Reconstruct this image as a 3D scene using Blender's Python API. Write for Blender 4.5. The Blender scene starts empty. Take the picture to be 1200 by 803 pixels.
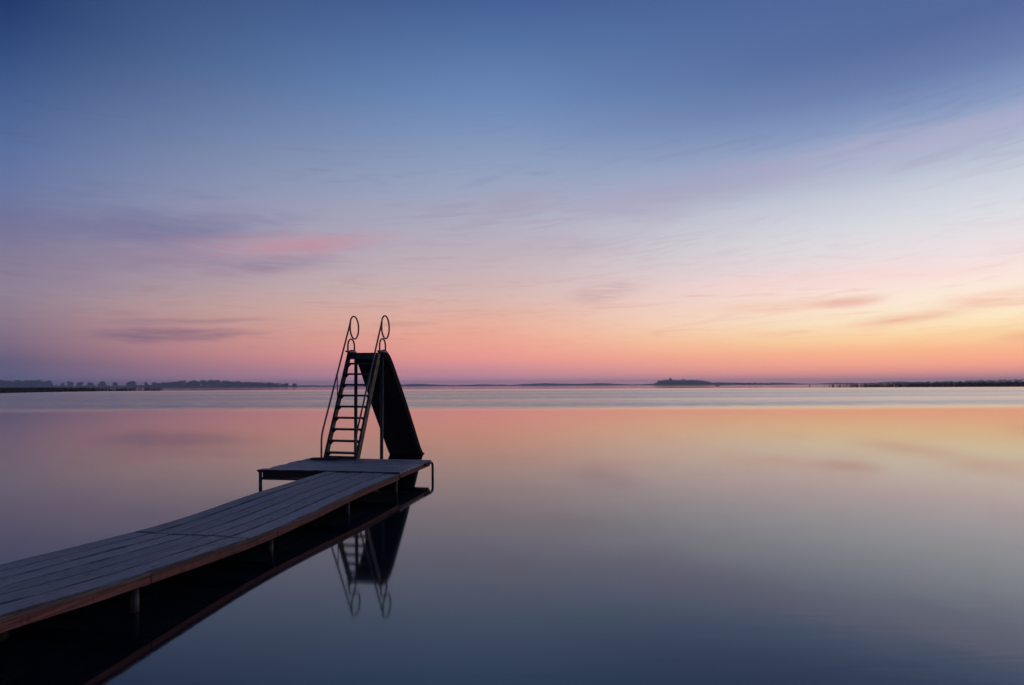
import bpy, bmesh, math, random
from mathutils import Vector, Matrix
random.seed(7)
R = math.radians
sc = bpy.context.scene
col = sc.collection

# ------------------------------------------------------------------ camera
CAM_H = 1.9
cd = bpy.data.cameras.new('camera'); cam = bpy.data.objects.new('camera', cd); col.objects.link(cam)
cd.sensor_width = 36.0; cd.lens = 20.0
cd.shift_y = 0.0421
cd.clip_start = 0.05; cd.clip_end = 20000
cam.matrix_world = Matrix.Translation((0, 0, CAM_H)) @ Matrix.Rotation(R(90), 4, 'X') @ Matrix.Rotation(R(-0.265), 4, 'Z')
sc.camera = cam

# ------------------------------------------------------------------ colour management / render
vs = sc.view_settings
vs.view_transform = 'Standard'; vs.look = 'None'; vs.exposure = 0.0; vs.gamma = 1.0; vs.use_curve_mapping = False
sc.render.engine = 'CYCLES'
cy = sc.cycles
cy.use_denoising = True
cy.max_bounces = 8; cy.glossy_bounces = 4; cy.diffuse_bounces = 3; cy.volume_bounces = 1
cy.sample_clamp_indirect = 4.0

def lin(c):
    c /= 255.0
    return c / 12.92 if c <= 0.04045 else ((c + 0.055) / 1.055) ** 2.4
def rgb(r, g, b): return (lin(r), lin(g), lin(b), 1.0)

# ------------------------------------------------------------------ node expression helper
class E:
    """a float socket with arithmetic"""
    def __init__(s, nt, sock): s.nt, s.k = nt, sock
    def _m(s, op, *a, clamp=False):
        n = s.nt.nodes.new('ShaderNodeMath'); n.operation = op; n.use_clamp = clamp
        for i, v in enumerate((s,) + a):
            if isinstance(v, E): s.nt.links.new(v.k, n.inputs[i])
            else: n.inputs[i].default_value = float(v)
        return E(s.nt, n.outputs[0])
    def __add__(s, o): return s._m('ADD', o)
    __radd__ = __add__
    def __sub__(s, o): return s._m('SUBTRACT', o)
    def __mul__(s, o): return s._m('MULTIPLY', o)
    __rmul__ = __mul__
    def __truediv__(s, o): return s._m('DIVIDE', o)
    def rsub(s, o): return (s * -1.0) + o
    def sqrt(s): return s._m('SQRT')
    def cos(s): return s._m('COSINE')
    def abs(s): return s._m('ABSOLUTE')
    def pow(s, o): return s._m('POWER', o)
    def asin(s): return s._m('ARCSINE')
    def max(s, o): return s._m('MAXIMUM', o)
    def min(s, o): return s._m('MINIMUM', o)
    def ramp(s, a, b, lo=0.0, hi=1.0, smooth=True):
        n = s.nt.nodes.new('ShaderNodeMapRange'); n.interpolation_type = 'SMOOTHSTEP' if smooth else 'LINEAR'
        s.nt.links.new(s.k, n.inputs[0])
        for i, v in zip((1, 2, 3, 4), (a, b, lo, hi)): n.inputs[i].default_value = v
        return E(s.nt, n.outputs[0])
def put(nt, sock, v):
    if isinstance(v, E): nt.links.new(v.k, sock)
    elif isinstance(v, bpy.types.NodeSocket): nt.links.new(v, sock)
    else: sock.default_value = v
def vec(nt, x, y, z):
    n = nt.nodes.new('ShaderNodeCombineXYZ')
    for i, v in enumerate((x, y, z)): put(nt, n.inputs[i], v)
    return n.outputs[0]
def sep(nt, s):
    n = nt.nodes.new('ShaderNodeSeparateXYZ'); nt.links.new(s, n.inputs[0])
    return [E(nt, o) for o in n.outputs]
def noise(nt, v, scale, detail=4, rough=0.55, dist=0.0):
    n = nt.nodes.new('ShaderNodeTexNoise'); nt.links.new(v, n.inputs['Vector'])
    n.inputs['Scale'].default_value = scale; n.inputs['Detail'].default_value = detail
    n.inputs['Roughness'].default_value = rough; n.inputs['Distortion'].default_value = dist
    return E(nt, n.outputs['Fac'])
def mixc(nt, f, a, b, mode='MIX'):
    n = nt.nodes.new('ShaderNodeMix'); n.data_type = 'RGBA'; n.blend_type = mode
    put(nt, n.inputs['Factor'], f); put(nt, n.inputs['A'], a); put(nt, n.inputs['B'], b)
    return n.outputs['Result']
def cramp(nt, f, stops):
    n = nt.nodes.new('ShaderNodeValToRGB'); put(nt, n.inputs[0], f)
    cr = n.color_ramp; cr.interpolation = 'LINEAR'
    while len(cr.elements) > 1: cr.elements.remove(cr.elements[-1])
    cr.elements[0].position = stops[0][0]; cr.elements[0].color = stops[0][1]
    for p, c in stops[1:]:
        e = cr.elements.new(p); e.color = c
    return n.outputs['Color']

# ------------------------------------------------------------------ sky (dusk: sun just below the horizon, to the right)
SUN_AZ = 45.0
def elev(y, r, hy): return math.degrees(math.atan((hy - y) / r))
def sky_stops(tab, r, hy, zen):
    st = [(0.0, rgb(*tab[-1][1:]))]
    for y, *c in reversed(tab):
        st.append((max(0.0005, math.sin(R(elev(y, r, hy)))), rgb(*c)))
    st += [(0.75, rgb(*zen[0])), (1.0, rgb(*zen[1]))]
    return st
LEFT = [(-90, 25, 47, 94), (0, 32, 58, 109), (57, 50, 77, 127), (114, 70, 97, 146), (172, 90, 113, 160), (217, 104, 120, 163), (250, 116, 119, 158),
        (286, 128, 124, 154), (320, 140, 132, 154), (343, 146, 134, 152), (372, 144, 124, 142), (400, 132, 112, 134), (425, 106, 97, 127), (445, 104, 104, 142)]
MID = [(-90, 50, 76, 130), (0, 70, 97, 150), (57, 88, 118, 168), (114, 108, 138, 184), (172, 136, 156, 192), (217, 158, 168, 194), (258, 178, 175, 194),
       (315, 204, 184, 190), (345, 220, 188, 182), (375, 240, 184, 164), (400, 250, 174, 152), (420, 252, 164, 154), (435, 230, 156, 164), (448, 232, 168, 190)]
RIGHT = [(-90, 78, 101, 154), (0, 84, 106, 156), (57, 104, 125, 172), (103, 132, 152, 192), (150, 168, 180, 208), (200, 204, 210, 222), (240, 222, 225, 232),
         (286, 243, 230, 232), (315, 258, 235, 228), (343, 262, 243, 222), (366, 264, 244, 206), (389, 268, 227, 170), (408, 272, 198, 148), (424, 280, 186, 150), (431, 276, 180, 154), (438, 262, 174, 168), (447, 262, 188, 198)]
world = bpy.data.worlds.new('World'); sc.world = world; world.use_nodes = True
nt = world.node_tree; nt.nodes.clear()
tc = nt.nodes.new('ShaderNodeTexCoord')
dx, dy, dz = sep(nt, tc.outputs['Generated'])
z0 = dz.max(0.0)
az = dx._m('ARCTAN2', dy) * (180 / math.pi)
el = z0.asin() * (180 / math.pi)
hx, hy_ = math.sin(R(SUN_AZ)), math.cos(R(SUN_AZ))
hl = (dx * dx + dy * dy).sqrt().max(1e-4)
cs = (dx * hx + dy * hy_) / hl                     # cosine of the azimuth distance to the afterglow
cL = cramp(nt, z0, sky_stops(LEFT, 892, 455, ((21, 41, 86), (19, 38, 80))))
cM = cramp(nt, z0, sky_stops(MID, 667, 452, ((36, 60, 112), (24, 46, 92))))
cR = cramp(nt, z0, sky_stops(RIGHT, 890, 449.5, ((48, 72, 126), (24, 46, 92))))
f1 = cs.ramp(0.06, 0.74, 1.0, 0.0, smooth=False).pow(1.5).rsub(1.0); f2 = cs.ramp(0.66, 1.0, smooth=False).pow(1.5)
base = mixc(nt, f2, mixc(nt, f1, cL, cM), cR)
# thin cirrus: streaks that thin out in the wind
wv = vec(nt, dx * 3.0, dy * 3.0, dz * 16.0)
warp = noise(nt, wv, 1.3, 5, 0.6, 0.4)
fine = noise(nt, vec(nt, dx * 6.0, dy * 6.0, dz * 75.0), 1.6, 5, 0.62, 0.9)
fine2 = noise(nt, vec(nt, dx * 4.0 + dz * 5.0, dy * 4.0, dz * 46.0 - dx * 5.0), 1.8, 6, 0.62, 1.2)
sky = base
cirr = (fine2.ramp(0.47, 0.70) * warp.ramp(0.38, 0.62)) * (el.ramp(1.5, 6.0) * el.ramp(18.0, 30.0, 1.0, 0.0))
sky = mixc(nt, cirr * 0.40, sky, mixc(nt, 1.0, sky, (0.84, 0.70, 0.78, 1), 'MULTIPLY'))
wisp = (fine.ramp(0.50, 0.72) * warp.ramp(0.62, 0.40)) * (el.ramp(2.0, 4.5) * el.ramp(9.0, 16.0, 1.0, 0.0))
sky = mixc(nt, wisp * 0.55, sky, mixc(nt, 1.0, sky, (0.90, 0.70, 0.70, 1), 'MULTIPLY'))
def px_dir(x, y):
    hy = 452.0 - (x - 600) * 0.0046
    a = math.atan((x - 600) / 667.0)
    return math.degrees(a), math.degrees(math.atan((hy - y) * math.cos(a) / 667.0))
def streak(sky, x0, y0, x1, y1, thick, colr, amt, rag=1.0, tex=0.6):
    a0, e0 = px_dir(x0, y0); a1, e1 = px_dir(x1, y1)
    ca, ce = (a0 + a1) / 2, (e0 + e1) / 2; wa = abs(a1 - a0) / 2; k = (e1 - e0) / (a1 - a0)
    we = thick / 667.0 * 57.3
    da = (az - ca); u = da / wa
    v = (el - ce - da * k) / we
    d = (u * u + v * v).sqrt() + (warp - 0.5) * (2.2 * rag) + (fine - 0.5) * (1.6 * rag)
    m = d.ramp(1.05, 0.0) * fine.ramp(0.30, 0.62, 1.0 - tex, 1.0)
    return mixc(nt, m * amt, sky, rgb(*colr))
for args in (
        (-60, 256, 400, 268, 26, (98, 104, 148), 0.55, 0.9, 0.35),
        (-80, 306, 340, 304, 34, (140, 120, 152), 0.45, 0.9, 0.35),
        (180, 286, 505, 278, 18, (202, 138, 154), 0.80, 0.8, 0.5),
        (215, 316, 430, 300, 14, (134, 116, 152), 0.45, 1.2, 0.7),
        (50, 394, 350, 388, 7, (112, 92, 124), 0.62, 1.2, 0.6),
        (130, 377, 380, 373, 4, (124, 102, 130), 0.45, 1.4, 0.7),
        (420, 381, 520, 378, 4, (176, 126, 132), 0.40, 1.2, 0.6),
        (490, 256, 690, 230, 30, (166, 150, 178), 0.50, 1.4, 0.8),
        (515, 226, 630, 194, 7, (126, 140, 178), 0.40, 1.3, 0.6),
        (560, 304, 780, 270, 18, (182, 160, 176), 0.45, 1.4, 0.8),
        (590, 258, 1020, 172, 24, (166, 152, 184), 0.45, 1.2, 0.6),
        (880, 196, 1320, 118, 28, (190, 180, 204), 0.50, 1.1, 0.5),
        (650, 356, 760, 332, 12, (186, 146, 158), 0.42, 1.6, 0.8),
        (800, 366, 1020, 352, 9, (250, 196, 174), 0.65, 1.0, 0.7),
        (940, 359, 1045, 347, 7, (240, 182, 166), 0.70, 0.8, 0.6),
        (950, 388, 1165, 361, 8, (246, 172, 146), 0.85, 0.75, 0.7),
        (880, 394, 1000, 383, 5, (246, 180, 150), 0.6, 1.3, 0.6),
        (1080, 361, 1290, 334, 11, (252, 198, 176), 0.70, 0.9, 0.7),
        (1120, 399, 1310, 385, 8, (250, 168, 138), 0.60, 0.9, 0.7),
        (760, 332, 1260, 302, 12, (252, 212, 208), 0.45, 1.5, 0.7)):
    sky = streak(sky, *args)
world.cycles.sampling_method = 'NONE'
bg = nt.nodes.new('ShaderNodeBackground'); nt.links.new(sky, bg.inputs[0]); bg.inputs[1].default_value = 1.0
ow = nt.nodes.new('ShaderNodeOutputWorld'); nt.links.new(bg.outputs[0], ow.inputs[0])

# ------------------------------------------------------------------ materials
def new_mat(name):
    m = bpy.data.materials.new(name); m.use_nodes = True
    t = m.node_tree; b = t.nodes['Principled BSDF']
    return m, t, b
def bump(t, h, strength, dist, b):
    n = t.nodes.new('ShaderNodeBump'); n.inputs['Strength'].default_value = strength; n.inputs['Distance'].default_value = dist
    t.links.new(h.k, n.inputs['Height']); t.links.new(n.outputs[0], b.inputs['Normal'])
def wood_mat(name, c1, c2, c3, axis='Y', flecks=0.0, rough=0.8, period=0.0, off=0.0):
    m, t, b = new_mat(name)
    o = t.nodes.new('ShaderNodeTexCoord').outputs['Object']
    x, y, z = sep(t, o)
    rnd = E(t, t.nodes.new('ShaderNodeObjectInfo').outputs['Random'])
    if axis == 'X': x, y = y, x
    g = vec(t, x * 60.0, y * 1.6 + rnd * 40.0, z * 60.0)
    grain = noise(t, g, 1.0, 6, 0.65, 0.6)
    blot = noise(t, vec(t, x * 2.0, y * 1.2, rnd * 20.0), 1.6, 5, 0.65)
    wear = noise(t, vec(t, x * 16.0, y * 7.0, rnd * 30.0), 1.5, 6, 0.72)
    c = mixc(t, grain.ramp(0.35, 0.68), c1, c2)
    c = mixc(t, blot.ramp(0.45, 0.75) * 0.65, c, c3)
    v = rnd.ramp(0, 1, 0.74, 1.16, smooth=False)
    cc = t.nodes.new('ShaderNodeCombineColor')
    for i in range(3): t.links.new(v.k, cc.inputs[i])
    c = mixc(t, 1.0, c, cc.outputs[0], 'MULTIPLY')
    c = mixc(t, wear.ramp(0.56, 0.70) * 0.6, c, tuple(v * 0.35 for v in c1[:3]) + (1,))
    if flecks:
        fl = noise(t, vec(t, x * 17.0, y * 11.0, rnd * 9.0), 1.0, 2, 0.5)
        c = mixc(t, fl.ramp(0.735, 0.765) * flecks, c, (0.66, 0.66, 0.64, 1))
        kn = noise(t, vec(t, x * 13.0, y * 5.0, rnd * 17.0 + 4.0), 1.0, 1, 0.5)
        c = mixc(t, kn.ramp(0.73, 0.78) * 0.8, c, (0.05, 0.045, 0.04, 1))
    if period:                                       # darker bands along the plank joints that make the gaps read
        f = ((x + off) / period)._m('FRACT'); d = f.min(f.rsub(1.0)) * period
        gn = noise(t, vec(t, x * 8.0, y * 3.0, 2.0), 1.0, 3, 0.6)
        c = mixc(t, d.ramp(0.011, 0.027, 1.0, 0.0) * gn.ramp(0.3, 0.65, 0.25, 0.85), c, (0.035, 0.033, 0.03, 1))
    t.links.new(c, b.inputs['Base Color'])
    put(t, b.inputs['Roughness'], wear.ramp(0.3, 0.7, rough - 0.12, rough + 0.12))
    b.inputs['Specular IOR Level'].default_value = 0.35
    bump(t, grain + wear * 0.6, 0.5, 0.004, b)
    return m
M = {}
M['plank'] = wood_mat('weathered planks', (0.25, 0.25, 0.245, 1), (0.46, 0.455, 0.44, 1), (0.33, 0.315, 0.29, 1), 'Y', 0.9, 0.62, 0.24, 2.4)
M['plank_x'] = wood_mat('weathered platform planks', (0.24, 0.24, 0.235, 1), (0.44, 0.435, 0.42, 1), (0.32, 0.305, 0.28, 1), 'X', 0.9, 0.62, 1.74 / 9, 1.74 - 0.0095)
M['beam'] = wood_mat('red brown edge board', (0.15, 0.055, 0.042, 1), (0.31, 0.135, 0.10, 1), (0.22, 0.11, 0.08, 1), 'Y', 0.0, 0.8)
M['trim'] = wood_mat('dull brown edge strip', (0.10, 0.075, 0.055, 1), (0.22, 0.17, 0.13, 1), (0.14, 0.10, 0.075, 1), 'Y', 0.0, 0.85)
M['dark_wood'] = wood_mat('dark timber', (0.018, 0.016, 0.015, 1), (0.04, 0.034, 0.028, 1), (0.026, 0.023, 0.02, 1), 'X', 0.0, 0.8)  # on the platform front this tone also holds the shade of its unlit side
def metal_mat(name, c1, c2, rough, metallic=0.0):
    m, t, b = new_mat(name)
    o = t.nodes.new('ShaderNodeTexCoord').outputs['Object']
    n = noise(t, o, 9.0, 6, 0.65); n2 = noise(t, o, 46.0, 4, 0.6)
    c = mixc(t, n.ramp(0.42, 0.66), c1, c2)
    t.links.new(c, b.inputs['Base Color'])
    put(t, b.inputs['Roughness'], n.ramp(0.3, 0.7, rough - 0.1, rough + 0.2))
    b.inputs['Metallic'].default_value = metallic
    bump(t, n2, 0.3, 0.002, b)
    return m
M['slide_paint'] = metal_mat('dark weathered paint', (0.016, 0.015, 0.015, 1), (0.038, 0.028, 0.024, 1), 0.5)
M['chute'] = metal_mat('black chute underside', (0.010, 0.010, 0.011, 1), (0.020, 0.018, 0.018, 1), 0.75)
M['rail'] = metal_mat('scuffed steel tube', (0.10, 0.10, 0.11, 1), (0.10, 0.055, 0.04, 1), 0.35, 0.4)
M['steel_post'] = metal_mat('rusty galvanised tube', (0.05, 0.047, 0.045, 1), (0.045, 0.028, 0.022, 1), 0.5, 0.2)
M['zinc'] = metal_mat('worn zinc edge', (0.20, 0.195, 0.19, 1), (0.10, 0.085, 0.075, 1), 0.45, 0.2)
def foliage_mat(name, c1, c2, scale):
    m, t, b = new_mat(name)
    o = t.nodes.new('ShaderNodeTexCoord').outputs['Object']
    n = noise(t, o, scale, 4, 0.6)
    t.links.new(mixc(t, n.ramp(0.35, 0.65), c1, c2), b.inputs['Base Color'])
    b.inputs['Roughness'].default_value = 0.8; b.inputs['Specular IOR Level'].default_value = 0.1
    return m
M['leaf'] = foliage_mat('dark summer leaves', (0.022, 0.034, 0.014, 1), (0.06, 0.075, 0.028, 1), 0.3)
M['bark'] = foliage_mat('tree bark', (0.05, 0.038, 0.028, 1), (0.09, 0.07, 0.05, 1), 1.0)
M['reed'] = foliage_mat('reeds', (0.035, 0.040, 0.016, 1), (0.09, 0.08, 0.035, 1), 0.4)
M['reed_dry'] = foliage_mat('brown reeds', (0.06, 0.038, 0.022, 1), (0.11, 0.075, 0.045, 1), 0.4)
M['shore'] = foliage_mat('shore scrub', (0.03, 0.036, 0.016, 1), (0.07, 0.07, 0.032, 1), 0.02)
M['boat'] = metal_mat('boat hull paint', (0.10, 0.075, 0.06, 1), (0.16, 0.12, 0.10, 1), 0.4)
M['buoy'] = metal_mat('dark buoy', (0.06, 0.035, 0.03, 1), (0.09, 0.05, 0.04, 1), 0.5)
# water: glassy shallows near the pier, a breeze-ruffled band farther out
m, t, b = new_mat('lake water'); M['water'] = m
pos = t.nodes.new('ShaderNodeNewGeometry').outputs['Position']
wx, wy, wz = sep(t, pos)
edge = noise(t, vec(t, wx * 0.02, wy * 0.05, 0.0), 1.0, 3, 0.6)
yy = wy + (edge - 0.5) * 14.0
streaks = noise(t, vec(t, wx * 0.004, wy * 0.035, 3.0), 1.0, 3, 0.6)
ruffle = (yy.ramp(40.0, 57.0) * yy.ramp(190.0, 330.0, 1.0, 0.0)) * streaks.ramp(0.30, 0.55, 0.65, 1.0)
rough = ruffle * 0.11 + 0.055
t.links.new(rough.k, b.inputs['Roughness'])
b.inputs['Base Color'].default_value = (0.006, 0.010, 0.017, 1)
b.inputs['IOR'].default_value = 2.15
rip = noise(t, vec(t, wx * 1.6 + wy * 0.5, wy * 7.0, 0.0), 1.0, 2, 0.5, 0.5)
near = wy.ramp(3.0, 7.0, 1.0, 0.0)
choppy = noise(t, vec(t, wx * 0.5, wy * 0.5, 9.0), 1.0, 3, 0.6)
bn = t.nodes.new('ShaderNodeBump'); bn.inputs['Strength'].default_value = 0.10; bn.inputs['Distance'].default_value = 0.006
t.links.new((rip * near).k, bn.inputs['Height'])
# in the ruffled band the wavelets present their near slopes
va = t.nodes.new('ShaderNodeVectorMath'); va.operation = 'ADD'; t.links.new(bn.outputs[0], va.inputs[0])
t.links.new(vec(t, (choppy - 0.5) * ruffle * 0.05, ruffle * (choppy.ramp(0.2, 0.8, -0.065, -0.135)), 0.0), va.inputs[1])
vn = t.nodes.new('ShaderNodeVectorMath'); vn.operation = 'NORMALIZE'; t.links.new(va.outputs[0], vn.inputs[0])
t.links.new(vn.outputs[0], b.inputs['Normal'])

# ------------------------------------------------------------------ mesh helpers
def tag(o, label=None, cat=None, group=None, kind=None):
    if label: o['label'] = label
    if cat: o['category'] = cat
    if group: o['group'] = group
    if kind: o['kind'] = kind
    return o
def obj(name, bm, mat, parent=None, smooth=False):
    me = bpy.data.meshes.new(name); bm.normal_update(); bm.to_mesh(me); bm.free()
    if smooth:
        for p in me.polygons: p.use_smooth = True
    me.materials.append(M[mat])
    o = bpy.data.objects.new(name, me); col.objects.link(o)
    if parent: o.parent = parent
    return o
def empty(name, loc, rz=0.0):
    o = bpy.data.objects.new(name, None); col.objects.link(o)
    o.location = loc; o.rotation_euler = (0, 0, rz); o.empty_display_size = 0.3
    return o
def box(bm, x0, x1, y0, y1, z0, z1, bev=0.0):
    vs_ = [bm.verts.new((x, y, z)) for z in (z0, z1) for y in (y0, y1) for x in (x0, x1)]
    fs = [(0, 2, 3, 1), (4, 5, 7, 6), (0, 1, 5, 4), (2, 6, 7, 3), (0, 4, 6, 2), (1, 3, 7, 5)]
    fc = [bm.faces.new([vs_[i] for i in f]) for f in fs]
    if bev:
        bmesh.ops.bevel(bm, geom=list({e for f in fc for e in f.edges}), offset=bev, segments=1, affect='EDGES')
def loft(bm, rings, cap=True):
    vr = [[bm.verts.new(p) for p in r] for r in rings]
    n = len(rings[0])
    for a, b_ in zip(vr, vr[1:]):
        for i in range(n):
            bm.faces.new((a[i], a[(i + 1) % n], b_[(i + 1) % n], b_[i]))
    if cap:
        bm.faces.new(list(reversed(vr[0]))); bm.faces.new(vr[-1])
def tube(bm, pts, r, n=10, closed=False):
    pts = [Vector(p) for p in pts]; rings = []; N = len(pts); prev = None
    for i, p in enumerate(pts):
        if closed: d = pts[(i + 1) % N] - pts[i - 1]
        else: d = pts[min(i + 1, N - 1)] - pts[max(i - 1, 0)]
        d.normalize()
        if prev is None:
            up = Vector((1, 0, 0)) if abs(d.x) < 0.8 else Vector((0, 0, 1))
        else: up = prev
        a = (up - d * up.dot(d)).normalized(); b_ = d.cross(a); prev = a
        rings.append([p + (a * math.cos(2 * math.pi * k / n) + b_ * math.sin(2 * math.pi * k / n)) * r for k in range(n)])
    if closed: rings.append(rings[0])
    loft(bm, rings, cap=not closed)
    if closed: bmesh.ops.remove_doubles(bm, verts=bm.verts, dist=1e-5)
def interp(tab, u):
    if u <= tab[0][0]: return tab[0][1]
    for i in range(len(tab) - 1):
        (a, p), (b_, q) = tab[i], tab[i + 1]
        if u <= b_:
            m0 = ((q - tab[i - 1][1]) / (b_ - tab[i - 1][0])) if i > 0 else (q - p) / (b_ - a)
            m1 = ((tab[i + 2][1] - p) / (tab[i + 2][0] - a)) if i + 2 < len(tab) else (q - p) / (b_ - a)
            s = (u - a) / (b_ - a); h = b_ - a
            return (2*s**3-3*s*s+1)*p + (s**3-2*s*s+s)*h*m0 + (-2*s**3+3*s*s)*q + (s**3-s*s)*h*m1
    return tab[-1][1]

# ------------------------------------------------------------------ water
bm = bmesh.new()
gx = [-5200, -1500, -400, -100, -25, 0, 25, 100, 400, 1500, 5200]
gy = [-1200, -300, -60, -10, 10, 40, 120, 400, 1300, 5200]
grid = [[bm.verts.new((x, y, 0)) for x in gx] for y in gy]
for j in range(len(gy) - 1):
    for i in range(len(gx) - 1):
        bm.faces.new((grid[j][i], grid[j][i+1], grid[j+1][i+1], grid[j+1][i]))
tag(obj('water', bm, 'water'), kind='structure')

# ------------------------------------------------------------------ pier (local +Y runs out to the platform, +X to the right; origin at the platform's front right corner)
PA = math.atan2(-0.187, 0.982)
PO = Vector((-2.03, 10.2, 0.0))
pier = empty('wooden_pier', PO, PA)
tag(pier, 'long narrow grey plank pier on metal posts ending in a wider platform', 'pier')
HT = [(-16.0, 0.66), (-12.6, 0.62), (-8.4, 0.53), (-6.65, 0.442), (-6.0, 0.385), (-5.5, 0.352), (-4.2, 0.287), (-3.6, 0.278), (-3.0, 0.288), (-1.8, 0.323), (0.0, 0.332)]
W = 1.44; NP = 6
def plank_y(name, xa, xb, ya, yb, th, dz, mat='plank', tilt=0.0, top=HT):
    n = max(3, int((yb - ya) / 0.22)); bm = bmesh.new(); rings = []; b_ = 0.009
    for k in range(n + 1):
        y = ya + (yb - ya) * k / n
        zt = interp(top, y) + dz + math.sin(y * 3.1 + xa * 7) * 0.002
        wob = math.sin(y * 1.7 + xa * 11) * 0.0025
        l, r = xa + wob, xb + wob
        zl, zr = zt + tilt, zt - tilt
        rings.append([(l, y, zl - th), (r, y, zr - th), (r, y, zr - b_), (r - b_, y, zr), (l + b_, y, zl), (l, y, zl - b_)])
    loft(bm, rings)
    return obj(name, bm, mat, pier)
sections = [(-12.6, -8.42), (-8.4, -4.215), (-4.18, -0.022)]
edges = [-W + W * i / NP for i in range(NP + 1)]
for (ya, yb) in sections:
    for i in range(NP):
        plank_y('plank', edges[i] + 0.009, edges[i + 1] - 0.009, ya + random.uniform(0, 0.012), yb - random.uniform(0, 0.014),
                0.042, random.uniform(-0.004, 0.004), tilt=random.uniform(-0.0015, 0.0015))
# joint strips seen in the seams, edge boards, cross beams
for ys in (-8.41, -4.197):
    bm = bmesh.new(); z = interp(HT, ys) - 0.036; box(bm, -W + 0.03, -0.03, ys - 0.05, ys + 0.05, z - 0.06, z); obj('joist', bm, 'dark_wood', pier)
post_u = [-10.6, -7.6, -5.5, -3.7, -1.8]
bounds = [-12.6] + [u for u in post_u] + [0.0]
for side, x0, x1 in ((1, -0.034, 0.008), (-1, -W - 0.008, -W + 0.034)):
    for a, b_ in zip(bounds, bounds[1:]):
        plank_y('edge_board', x0, x1, a + 0.006, b_ - 0.006, 0.064, -0.041 + random.uniform(-0.004, 0.002), 'beam')
        plank_y('trim_strip', 0.002 if side > 0 else -W - 0.016, 0.016 if side > 0 else -W - 0.002, a + 0.003, b_ - 0.003, 0.031, -0.005 + random.uniform(-0.004, 0.001), 'trim')
for u in post_u:
    z = interp(HT, u)
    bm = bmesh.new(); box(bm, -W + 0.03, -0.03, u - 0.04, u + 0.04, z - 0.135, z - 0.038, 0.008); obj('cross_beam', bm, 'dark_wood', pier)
    for x in ((-0.15, -W + 0.15) if u <= -5.5 else (-0.075, -W + 0.075)):
        bm = bmesh.new(); r = 0.032 if u <= -5.5 else 0.024
        tube(bm, [(x, u, -1.0), (x, u, 0.0), (x, u, z - 0.136 if u > -5.5 else z - 0.136)], r, 12)
        obj('post', bm, 'steel_post', pier, True)
# near support: a thick sagging cross timber under the deck
bm = bmesh.new(); z = interp(HT, -6.45) - 0.135
loft(bm, [[(x, -6.45 - w_, z - d), (x, -6.45 + w_, z - d), (x, -6.45 + w_, z), (x, -6.45 - w_, z)] for x, w_, d in ((-W - 0.05, 0.06, 0.12), (-0.85, 0.08, 0.15), (-0.34, 0.08, 0.15))])
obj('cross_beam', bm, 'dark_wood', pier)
# platform: planks run across
PW, PD = 2.79, 1.74
HP = 0.350
np_ = 9
for j in range(np_):
    ya = 0.016 + PD * j / np_; yb = 0.016 + PD * (j + 1) / np_ - 0.013
    xl = -PW + random.uniform(-0.03, 0.05) + (0.0 if j else -0.06); th = 0.032
    n = 14; bm = bmesh.new(); rings = []; dz = random.uniform(-0.003, 0.003); b_ = 0.006
    for k in range(n + 1):
        x = xl + (0.004 - xl) * k / n
        sag = -0.022 * max(0.0, (-x - 1.75) / 1.1) ** 1.5 * (1.0 - 0.45 * j / np_)
        z = HP + dz + sag + math.sin(x * 4 + j) * 0.002
        rings.append([(x, yb, z - th), (x, ya, z - th), (x, ya, z - b_), (x, ya + b_, z), (x, yb - b_, z), (x, yb, z - b_)])
    loft(bm, rings); obj('plank', bm, 'plank_x', pier)
def bar(name, p, q, w_, h, mat, bev=0.004):
    """a straight bar between two points, w_ across, h tall"""
    p, q = Vector(p), Vector(q); d = (q - p).normalized()
    s = d.cross(Vector((0, 0, 1))); s = s.normalized() if s.length > 1e-4 else Vector((1, 0, 0)); u = s.cross(d)
    bm = bmesh.new()
    loft(bm, [[c + s * a * w_ / 2 + u * b_ * h / 2 for a, b_ in ((-1, -1), (1, -1), (1, 1), (-1, 1))] for c in (p, q)])
    if bev: bmesh.ops.bevel(bm, geom=list(bm.edges), offset=bev, segments=1, affect='EDGES')
    return obj(name, bm, mat, pier)
bar('edge_board', (-0.005, 0.02, HP - 0.072), (-0.005, PD - 0.10, HP - 0.072), 0.042, 0.068, 'beam')
bar('edge_board', (-PW + 0.05, 0.045, HP - 0.108), (-0.04, 0.045, HP - 0.088), 0.042, 0.10, 'dark_wood')  # front board near black: its unlit side is put into the colour
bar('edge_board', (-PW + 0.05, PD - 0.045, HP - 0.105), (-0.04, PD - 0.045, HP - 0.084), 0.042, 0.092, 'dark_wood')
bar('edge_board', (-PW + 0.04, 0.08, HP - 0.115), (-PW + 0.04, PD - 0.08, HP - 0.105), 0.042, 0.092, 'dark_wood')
bar('trim_strip', (-PW - 0.03, 0.007, HP - 0.040), (-0.002, 0.007, HP - 0.022), 0.014, 0.040, 'dark_wood', 0.002)  # added dark strip over the plank fronts, standing in for the shaded seam
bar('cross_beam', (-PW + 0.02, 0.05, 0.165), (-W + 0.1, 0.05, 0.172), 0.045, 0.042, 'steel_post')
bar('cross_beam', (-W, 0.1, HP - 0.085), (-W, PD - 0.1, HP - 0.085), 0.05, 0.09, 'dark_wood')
for x, y in ((-0.06, 0.0), (-PW + 0.01, 0.02), (-PW + 0.02, PD - 0.03), (-W, 0.02), (-W, PD - 0.05)):
    bm = bmesh.new(); tube(bm, [(x, y, -1.0), (x, y, 0.0), (x, y, HP - (0.036 if x > -PW + 0.1 else 0.057))], 0.025 if x > -2 else 0.03, 12)
    obj('post', bm, 'steel_post', pier, True)
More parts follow.
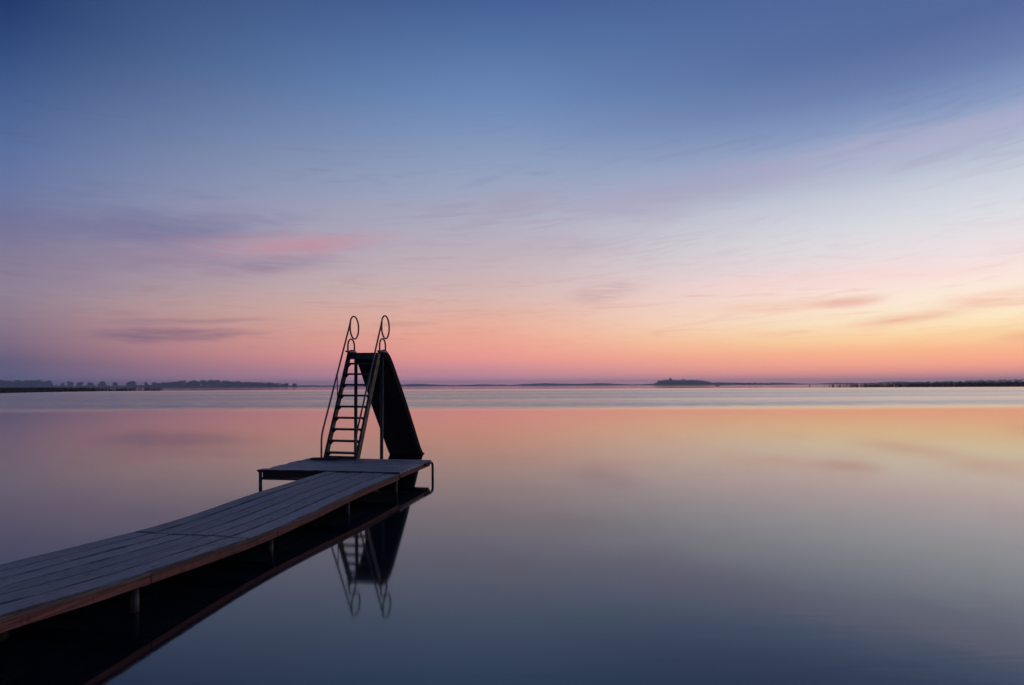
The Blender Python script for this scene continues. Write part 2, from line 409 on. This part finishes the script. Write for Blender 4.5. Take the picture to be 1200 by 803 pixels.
# rounded end tube at the far right corner
bm = bmesh.new(); pts = [(0.03, PD + 0.02, -1.0), (0.03, PD + 0.02, 0.0), (0.03, PD + 0.02, HP - 0.14)]
for k in range(1, 7):
    a = k / 6 * math.pi / 2; pts.append((0.03, PD + 0.02 - 0.10 * (1 - math.cos(a)), HP - 0.14 + 0.10 * math.sin(a)))
pts.append((0.03, PD - 0.45, HP - 0.042))
tube(bm, pts, 0.025, 12); obj('end_tube', bm, 'steel_post', pier, True)

# ------------------------------------------------------------------ slide (same axes as the pier, own base on the pier's back edge)
SX, SY = -1.985, 1.66
slide_loc = Matrix.Translation(PO) @ Matrix.Rotation(PA, 4, 'Z') @ Vector((SX, SY, 0))
slide = empty('water_slide', slide_loc, PA); slide.rotation_euler = (0, R(0.5), PA)
tag(slide, 'tall dark water slide with steep ladder and looped handrails at the pier end', 'slide')
Z0 = HP + 0.004
TOPZ = 2.70; LEAN = 1.10; HW = 0.365
def lad(z): return LEAN * (z - Z0) / (TOPZ - Z0)                  # y of the ladder at height z
for s in (-1, 1):
    bm = bmesh.new(); r = []
    for z in (Z0, TOPZ - 0.02):
        y = lad(z)
        r.append([(s * HW - 0.022, y - 0.075, z), (s * HW + 0.022, y - 0.075, z), (s * HW + 0.022, y + 0.065, z), (s * HW - 0.022, y + 0.065, z)])
    loft(bm, r); st = obj('ladder_stile', bm, 'slide_paint', slide)
    bm = bmesh.new(); r = []
    for z in (Z0 + 0.02, TOPZ - 0.15):
        y = lad(z) + 0.067
        xx = s * HW + 0.004 * s
        r.append([(xx - 0.020, y, z), (xx + 0.020, y, z), (xx + 0.020, y + 0.012, z), (xx - 0.020, y + 0.012, z)])
    loft(bm, r); obj('flange', bm, 'zinc', st)
for i in range(9):
    z = 0.49 + 0.2445 * i; y = lad(z)
    bm = bmesh.new(); box(bm, -HW + 0.0225, HW - 0.0225, y - 0.07, y + 0.07, z - 0.042, z, 0.004)
    stp = obj('step', bm, 'slide_paint', slide)
    for s in (-1, 1):
        bm = bmesh.new(); x = s * (HW - 0.0225); xi = s * (HW - 0.085)
        a = [(x, y - 0.02, z - 0.0435), (xi, y - 0.02, z - 0.0435), (x, y - 0.02, z - 0.105)]
        a2 = [(p[0], y + 0.02, p[2]) for p in a]
        loft(bm, [a, a2]); obj('bracket', bm, 'slide_paint', stp)
# base rail joining the two stiles
bm = bmesh.new(); box(bm, -HW - 0.01, HW + 0.01, -0.07, 0.05, Z0, Z0 + 0.05, 0.006); obj('foot_plate', bm, 'slide_paint', slide)
# chute
prof = [(1.02, 2.655), (1.16, 2.672), (1.30, 2.660), (1.42, 2.605), (1.56, 2.49), (1.74, 2.30), (2.10, 1.87), (2.60, 1.26), (3.10, 0.66), (3.45, 0.235), (3.64, 0.03), (3.85, -0.12), (4.2, -0.2)]
prof = [(interp([(i, p[0]) for i, p in enumerate(prof)], k / 3), interp([(i, p[1]) for i, p in enumerate(prof)], k / 3)) for k in range(3 * (len(prof) - 1) + 1)]
CH = 0.375
nrm = []
for i, (u, z) in enumerate(prof):
    a = prof[max(i - 1, 0)]; b_ = prof[min(i + 1, len(prof) - 1)]
    t_ = Vector((0, b_[0] - a[0], b_[1] - a[1])).normalized(); nrm.append(Vector((0, -t_.z, t_.y)))
def flare(i): return CH + 0.055 * min(1.0, max(0.0, (prof[i][0] - 1.3) / 1.2))
bm = bmesh.new()
loft(bm, [[Vector((x, u, z)) + nrm[i] * k for x, k in ((-flare(i), 0), (flare(i), 0), (flare(i), 0.016), (-flare(i), 0.016))] for i, (u, z) in enumerate(prof)])
ch = obj('chute', bm, 'chute', slide, True)
for s in (-1, 1):
    bm = bmesh.new(); rings = []
    for i, (u, z) in enumerate(prof):
        h = 0.03 + 0.12 * min(1.0, max(0.0, (u - 1.05) / 0.5)); f = flare(i)
        rings.append([Vector((s * (f + a), u, z)) + nrm[i] * k for a, k in ((0.0005, -0.012), (0.016, -0.012), (0.016, h), (0.026, h + 0.006), (0.022, h + 0.02), (0.0005, h + 0.012))])
    loft(bm, rings); obj('side_wall', bm, 'chute', slide, True)
# the board across the chute's head, and small plates carrying the loops
bm = bmesh.new(); box(bm, -HW + 0.02, HW - 0.02, 1.035, 1.06, TOPZ - 0.17, TOPZ - 0.05, 0.004); obj('head_board', bm, 'slide_paint', slide)
for s in (-1, 1):
    x = s * 0.395
    bm = bmesh.new(); box(bm, x - 0.045, x + 0.045, 1.0, 1.42, TOPZ - 0.005, TOPZ + 0.035, 0.012); obj('top_plate', bm, 'zinc', slide)
    bm = bmesh.new(); tube(bm, [(s * 0.33, 1.34, -1.0), (s * 0.33, 1.34, 0.0), (s * 0.33, 1.34, 2.62)], 0.04, 12); obj('support_post', bm, 'slide_paint', slide, True)
    # handrail: foot, bend, long rise, teardrop loop, back to itself
    cy_, cz_, rr = 1.37, 3.30, 0.27
    pts = [(x, -0.13, Z0), (x, -0.13, 0.62), (x, -0.125, 0.78), (x, -0.10, 0.88), (x, -0.06, 0.98)]
    e = (x, 1.155, 3.36); s0 = pts[-1]
    pts += [tuple(s0[c] + (e[c] - s0[c]) * k / 6 for c in range(3)) for k in range(1, 7)]
    a0 = math.radians(150)
    for k in range(1, 33):
        a = a0 - k / 32 * math.radians(352); pts.append((x + 0.012 * k / 32, cy_ + rr * 0.84 * math.cos(a), cz_ + rr * math.sin(a)))
    bm = bmesh.new(); tube(bm, pts, 0.019, 10); hr = obj('handrail', bm, 'rail', slide, True)
    bm = bmesh.new(); arch = [(x, 1.06, TOPZ + 0.03)]
    for k in range(13):
        a = math.pi - math.pi * k / 12; arch.append((x, 1.225 + 0.165 * math.cos(a) , TOPZ + 0.15 + 0.165 * math.sin(a)))
    arch.append((x, 1.39, TOPZ + 0.03)); tube(bm, arch, 0.019, 10); obj('arch', bm, 'rail', hr, True)
    bm = bmesh.new(); tube(bm, [(x, 0.555, 2.17), (x - s * 0.01, 0.548, 1.56), (x - s * 0.02, 0.545, 1.50)], 0.012, 8); obj('brace', bm, 'rail', hr, True)

# a short board lying in front of the ladder's foot
pb = Matrix.Translation(PO) @ Matrix.Rotation(PA, 4, 'Z') @ Vector((SX - 0.24, SY - 0.22, HP + 0.003))
bm = bmesh.new(); loft(bm, [[(x, -0.075, 0), (x, 0.075, 0), (x, 0.07, h), (x, -0.07, h)] for x, h in ((-0.32, 0.036), (0.0, 0.04), (0.28, 0.036))])
bmesh.ops.bevel(bm, geom=list(bm.edges), offset=0.004, segments=1, affect='EDGES')
o = obj('board', bm, 'dark_wood'); o.location = pb; o.rotation_euler = (0, 0, PA + 0.03)
tag(o, 'short dark board lying on the platform at the foot of the slide ladder', 'board')

# ------------------------------------------------------------------ far shores, islands and trees
def strip(name, pts, mat, depth, base=-0.5):
    """a low landform: list of (x, y, height); rounded ridge across its depth"""
    bm = bmesh.new(); rings = []
    for x, y, h in pts:
        d = Vector((x, y, 0)).normalized() * depth
        rings.append([(x + d.x * f, y + d.y * f, base + (h - base) * g) for f, g in ((-0.5, 0), (-0.35, 0.55), (-0.12, 0.92), (0.1, 1.0), (0.35, 0.6), (0.5, 0.0))])
    loft(bm, rings); o = obj(name, bm, mat, None, False); return tag(o, kind='structure')
def P(px, Y): return (px - 600) / 667.0 * Y
def leaf_ball(bm, c, rx, ry, rz, n, s):
    for _ in range(n):
        v = Vector((random.gauss(0, 1), random.gauss(0, 1), random.gauss(0, 1))).normalized() * random.uniform(0.55, 1.04)
        p = Vector((c[0] + v.x * rx, c[1] + v.y * ry, c[2] + v.z * rz))
        a = Vector((random.gauss(0, 1), random.gauss(0, 1), random.gauss(0, 1))).normalized(); b_ = a.orthogonal().normalized()
        q = s * random.uniform(0.6, 1.3)
        bm.faces.new([bm.verts.new(p + a * q), bm.verts.new(p + b_ * q), bm.verts.new(p - a * q), bm.verts.new(p - b_ * q)])
def crown(bm, h, w, n, s, lobes=7):
    for _ in range(lobes):
        a = random.uniform(0, 6.28); d = random.uniform(0.0, 0.6) * w / 2; zc = h * (0.14 + 0.66 * _ / (lobes - 1))
        leaf_ball(bm, (d * math.cos(a), d * math.sin(a), zc), w * random.uniform(0.22, 0.34), w * 0.28, h * random.uniform(0.17, 0.24), n // lobes, s)
def trunk(bm, h, r):
    tube(bm, [(0, 0, -0.5), (0.1, 0, h * 0.3), (-0.1, 0.1, h * 0.7)], r, 6)
    for k in range(3):
        a = k * 2.1; tube(bm, [(0.08, 0, h * 0.35), (math.cos(a) * h * 0.15, math.sin(a) * h * 0.15, h * 0.62)], r * 0.45, 5)
def tree(px, Y, h, w, label, group, name='shore_tree', z=1.0):
    t_ = empty(name, (P(px, Y), Y, z)); tag(t_, label, 'tree', group)
    bm = bmesh.new(); trunk(bm, h, 0.28 + h * 0.012); obj('trunk', bm, 'bark', t_)
    bm = bmesh.new(); crown(bm, h, w, 700, w * 0.065, 11); obj('crown', bm, 'leaf', t_)
    return t_
def wood(name, spec, label, mat='leaf'):
    bm = bmesh.new()
    for px, Y, h, w in spec:
        X = P(px, Y)
        for f in (0.14, 0.28, 0.40, 0.55, 0.70, 0.80):
            leaf_ball(bm, (X + random.uniform(-.35, .35) * w, Y + random.uniform(-.4, .4) * w, h * f), w * random.uniform(.34, .5) * (1.25 - 0.5 * f), w * 0.35, h * random.uniform(0.15, 0.22), 55, w * 0.085)
    return tag(obj(name, bm, mat), label, 'wood', kind='stuff')
# left shore
YL = 2600.0; KL = 1.73          # distance, and the size that goes with it
strip('far_shore', [(P(x, YL), YL + 30 * math.sin(x * 0.05), 4.0 + 1.5 * math.sin(x * 0.11)) for x in range(-140, 353, 12)], 'shore', 120)
sp = []
for x in range(-130, 60, 5):
    sp.append((x + random.uniform(-2, 2), YL + random.uniform(-40, 40), KL * (21.5 + random.uniform(-1.2, 1.6) - (5 if x > 54 else 0)), 19 * KL))
wood('wood', sp, 'solid block of blue hazy woodland behind the reeds at the far left shore')
sp = []
for x in range(186, 331, 4):
    h = 12 + 8 * math.sin(max(0, min(1, (x - 184) / 100)) * 2.4) + random.uniform(-1.5, 1.5)
    if x > 262: h -= (x - 262) * 0.12
    sp.append((x + random.uniform(-1.5, 1.5), YL + random.uniform(-40, 40), KL * max(7.5, h), 15 * KL))
wood('wood', sp, 'low hazy blue wood along the left shore just behind the slide ladder')
sp = [(x + random.uniform(-2, 2), YL + random.uniform(-30, 30), KL * random.uniform(5.0, 8.0), 12 * KL) for x in range(60, 190, 4)]
wood('scrub', sp, 'low hazy scrub linking the separate trees on the left shore')
names = [(73, 14, 9, 'small narrow hazy tree right of the solid left wood'),
         (82, 17, 16, 'broad hazy tree, first of the joined group above the reeds'),
         (93, 16, 17, 'broad hazy tree in the middle of the joined group above the reeds'),
         (106, 15, 15, 'broad hazy tree, last of the joined group above the reeds'),
         (120, 17, 22, 'wide round hazy tree between the joined group and a small tree'),
         (134.5, 15.5, 13, 'small round hazy tree alone between two wider trees'),
         (154, 17, 26, 'widest round hazy tree above the thin tip of the left reeds'),
         (171, 14.5, 13, 'narrow hazy tree just right of the widest round tree'),
         (180.5, 14.5, 14, 'narrow hazy tree beside the start of the long low wood'),
         (335, 9.5, 14, 'low hazy tree near the end of the left shore'),
         (345, 9.0, 12, 'low hazy tree at the very end of the left shore, nearest the slide')]
for px, h, w, lb in names: tree(px, YL, h * KL, w * KL, lb, 'separate trees on the left shore')
# distant thin shore all along the horizon
random.seed(11)
YF = 4300.0
strip('distant_shore', [(P(x, YF), YF, max(3.0, 13 + 4 * math.sin(x * 0.031) + 3 * math.sin(x * 0.09 + 1) + random.uniform(-1.5, 1.5))) for x in range(300, 1300, 5)], 'shore', 200)
# island
YI = 2900.0; KI = 1.2
isl = [(762, 0.3), (766, 4), (770, 13), (774, 19), (780, 22), (788, 22), (798, 20.5), (806, 21), (815, 21), (822, 19), (828, 15), (834, 11), (840, 8), (848, 6), (858, 5), (872, 5), (890, 4), (905, 2), (912, 0.3)]
strip('island', [(P(x, YI), YI, h * KI) for x, h in isl], 'shore', 160)
sp = [(x + random.uniform(-1, 1), YI + random.uniform(-30, 30), KI * max(8.0, interp(isl, x) * 1.12 + 1.5), 12 * KI) for x in range(768, 832, 3)]
wood('wood', sp, 'dark hazy wood covering the small hill of the island')
sp = [(x + random.uniform(-1, 1), YI + random.uniform(-30, 30), KI * random.uniform(8, 12.0), 11 * KI) for x in (832, 835, 840, 843, 848, 853, 856, 862, 868, 871, 878, 886, 892)]
wood('wood', sp, 'thin row of tiny hazy trees on the island spit')
tree(786, YI, 13, 15, 'tiny tree standing up from the top of the island hill', 'trees on the island hill', z=25)
tree(801, YI, 10, 11, 'lower tiny tree on the island hill, right of the taller one', 'trees on the island hill', z=23.5)
# right shore behind the reeds
YR = 2400.0; KR = 1.6
strip('far_shore', [(P(x, YR), YR, KR * (1.5 + max(0, (x - 1040)) * 0.012 + 0.4 * math.sin(x * 0.3))) for x in range(1010, 1400, 8)], 'shore', 120)
sp = [(x + random.uniform(-2, 2), YR + random.uniform(-40, 40), KR * (4.5 + max(0, x - 1060) * 0.058 + random.uniform(-1.8, 1.8)), 10 * KR) for x in range(1050, 1400, 4)]
wood('wood', sp, 'low dark wood behind the reeds at the right edge')

# reeds
def reeds(name, n, fn, hmin, hmax, label, mat, wmul=1.0):
    bm = bmesh.new()
    for _ in range(n):
        x, y, hs = fn(); h = random.uniform(hmin, hmax) * hs; a = random.uniform(0, 3.14); w_ = random.uniform(0.02, 0.05) * wmul
        dx_, dy_ = math.cos(a) * w_, math.sin(a) * w_; lx, ly = random.gauss(0, 0.09) * h, random.gauss(0, 0.09) * h
        v = [bm.verts.new(p) for p in ((x - dx_, y - dy_, -0.15), (x + dx_, y + dy_, -0.15), (x + dx_ * .9 + lx * .4, y + dy_ * .9 + ly * .4, h * .6), (x - dx_ * .9 + lx * .4, y - dy_ * .9 + ly * .4, h * .6), (x + lx, y + ly, h))]
        bm.faces.new(v[:4]); bm.faces.new((v[3], v[2], v[4]))
        if random.random() < 0.35:                      # seed head
            q = h * 0.06; c = Vector((x + lx, y + ly, h))
            bm.faces.new([bm.verts.new(c + Vector(d)) for d in ((-w_ * 1.6, 0, -q), (w_ * 1.6, 0, -q), (w_, 0, q), (-w_, 0, q))])
    return tag(obj(name, bm, mat), label, 'reeds', kind='stuff')
clumps = [(random.uniform(88, 150) if k < 26 else random.uniform(140, 190), random.uniform(0.8, 3.0), random.uniform(0.6, 1.05)) for k in range(60)]
def left_bed():
    # from near the left edge out to a thin broken tip
    if random.random() < 0.93:
        px = 128 - 240 * random.random() ** 0.62 - abs(random.gauss(0, 7)); hs = 1.0
    else:
        c = random.choice(clumps); px = random.gauss(c[0], c[1]); hs = c[2]
    Y = 165 + 190 * (max(0, px + 60) / 250) + random.uniform(0, 1) * (38 if px < 80 else 16)
    return P(px, Y), Y, hs
reeds('reed_bed', 13000, left_bed, 1.3, 2.0, 'dark green reed bed reaching out from the left edge', 'reed', 2.0)
def right_bed():
    while True:
        px = random.uniform(965, 1330)
        dens = min(1.0, max(0.03, (px - 965) / 210)) * (0.72 + 0.28 * math.sin(px * 0.35) * math.sin(px * 0.11 + 1))
        if random.random() > dens: continue
        Y = 395 + random.uniform(0, 45)
        return P(px, Y), Y, (0.75 + 0.35 * min(1, (px - 965) / 235)) * (0.9 + 0.13 * math.sin(px * 0.9) * math.sin(px * 0.23))
reeds('reed_bed', 9500, right_bed, 1.5, 3.2, 'brown reed bed along the right edge, thinning to the left', 'reed_dry', 3.2)

# small boat and buoy far out
Yb = 760.0
bt = empty('rowing_boat', (P(841, Yb), Yb, 0.0), 0.15); tag(bt, 'tiny boat far out on the water below the island spit', 'boat')
bm = bmesh.new(); rings = []
for k in range(9):
    s = -1 + 2 * k / 8; w_ = 0.95 * (1 - abs(s) ** 2.6) + 0.05; sh = 0.75 + 0.25 * s * s; L = 3.2 * s
    rings.append([(L, -w_, sh), (L, -w_ * 0.75, -0.1), (L, w_ * 0.75, -0.1), (L, w_, sh), (L, w_ * .88, sh), (L, w_ * .6, 0.15), (L, -w_ * .6, 0.15), (L, -w_ * .88, sh)])
loft(bm, rings); obj('hull', bm, 'boat', bt)
bm = bmesh.new(); box(bm, -0.9, 0.8, -0.55, 0.55, 0.2, 1.35, 0.12); obj('cabin', bm, 'buoy', bt)
for x in (-1.7, 1.6):
    bm = bmesh.new(); box(bm, x - 0.15, x + 0.15, -0.7, 0.7, 0.45, 0.5); obj('thwart', bm, 'dark_wood', bt)
Yb = 620.0
by = empty('marker_buoy', (P(949, Yb), Yb, 0.0)); tag(by, 'tiny dark marker buoy far out, left of the right reeds', 'buoy')
bm = bmesh.new(); prof_b = [(0.05, -0.4), (0.6, -0.3), (0.75, 0.1), (0.7, 0.45), (0.35, 0.6), (0.2, 1.1)]
loft(bm, [[(r * math.cos(k * math.pi / 6), r * math.sin(k * math.pi / 6), z) for k in range(12)] for r, z in prof_b]); obj('float', bm, 'buoy', by, True)
bm = bmesh.new(); leafr = [(0.05, 1.11), (0.32, 1.25), (0.38, 1.5), (0.3, 1.75), (0.05, 1.85)]
loft(bm, [[(r * math.cos(k * math.pi / 6), r * math.sin(k * math.pi / 6), z) for k in range(12)] for r, z in leafr]); obj('top_mark', bm, 'buoy', by, True)

# ------------------------------------------------------------------ evening haze over the lake
bm = bmesh.new(); box(bm, -5300, 5300, -1300, 5300, -2.0, 45.0)
me_h = bpy.data.meshes.new('haze'); bm.to_mesh(me_h); bm.free()
hz = bpy.data.objects.new('haze', me_h); col.objects.link(hz)
mh = bpy.data.materials.new('evening haze'); mh.use_nodes = True
th = mh.node_tree; th.nodes.clear()
pv = th.nodes.new('ShaderNodeVolumePrincipled'); oh = th.nodes.new('ShaderNodeOutputMaterial')
pv.inputs['Color'].default_value = (0.76, 0.88, 1.0, 1); pv.inputs['Density'].default_value = 2.5e-4; pv.inputs['Anisotropy'].default_value = 0.3
th.links.new(pv.outputs[0], oh.inputs['Volume'])
me_h.materials.append(mh)
tag(hz, 'thin evening haze lying over the whole lake', 'haze', kind='stuff')
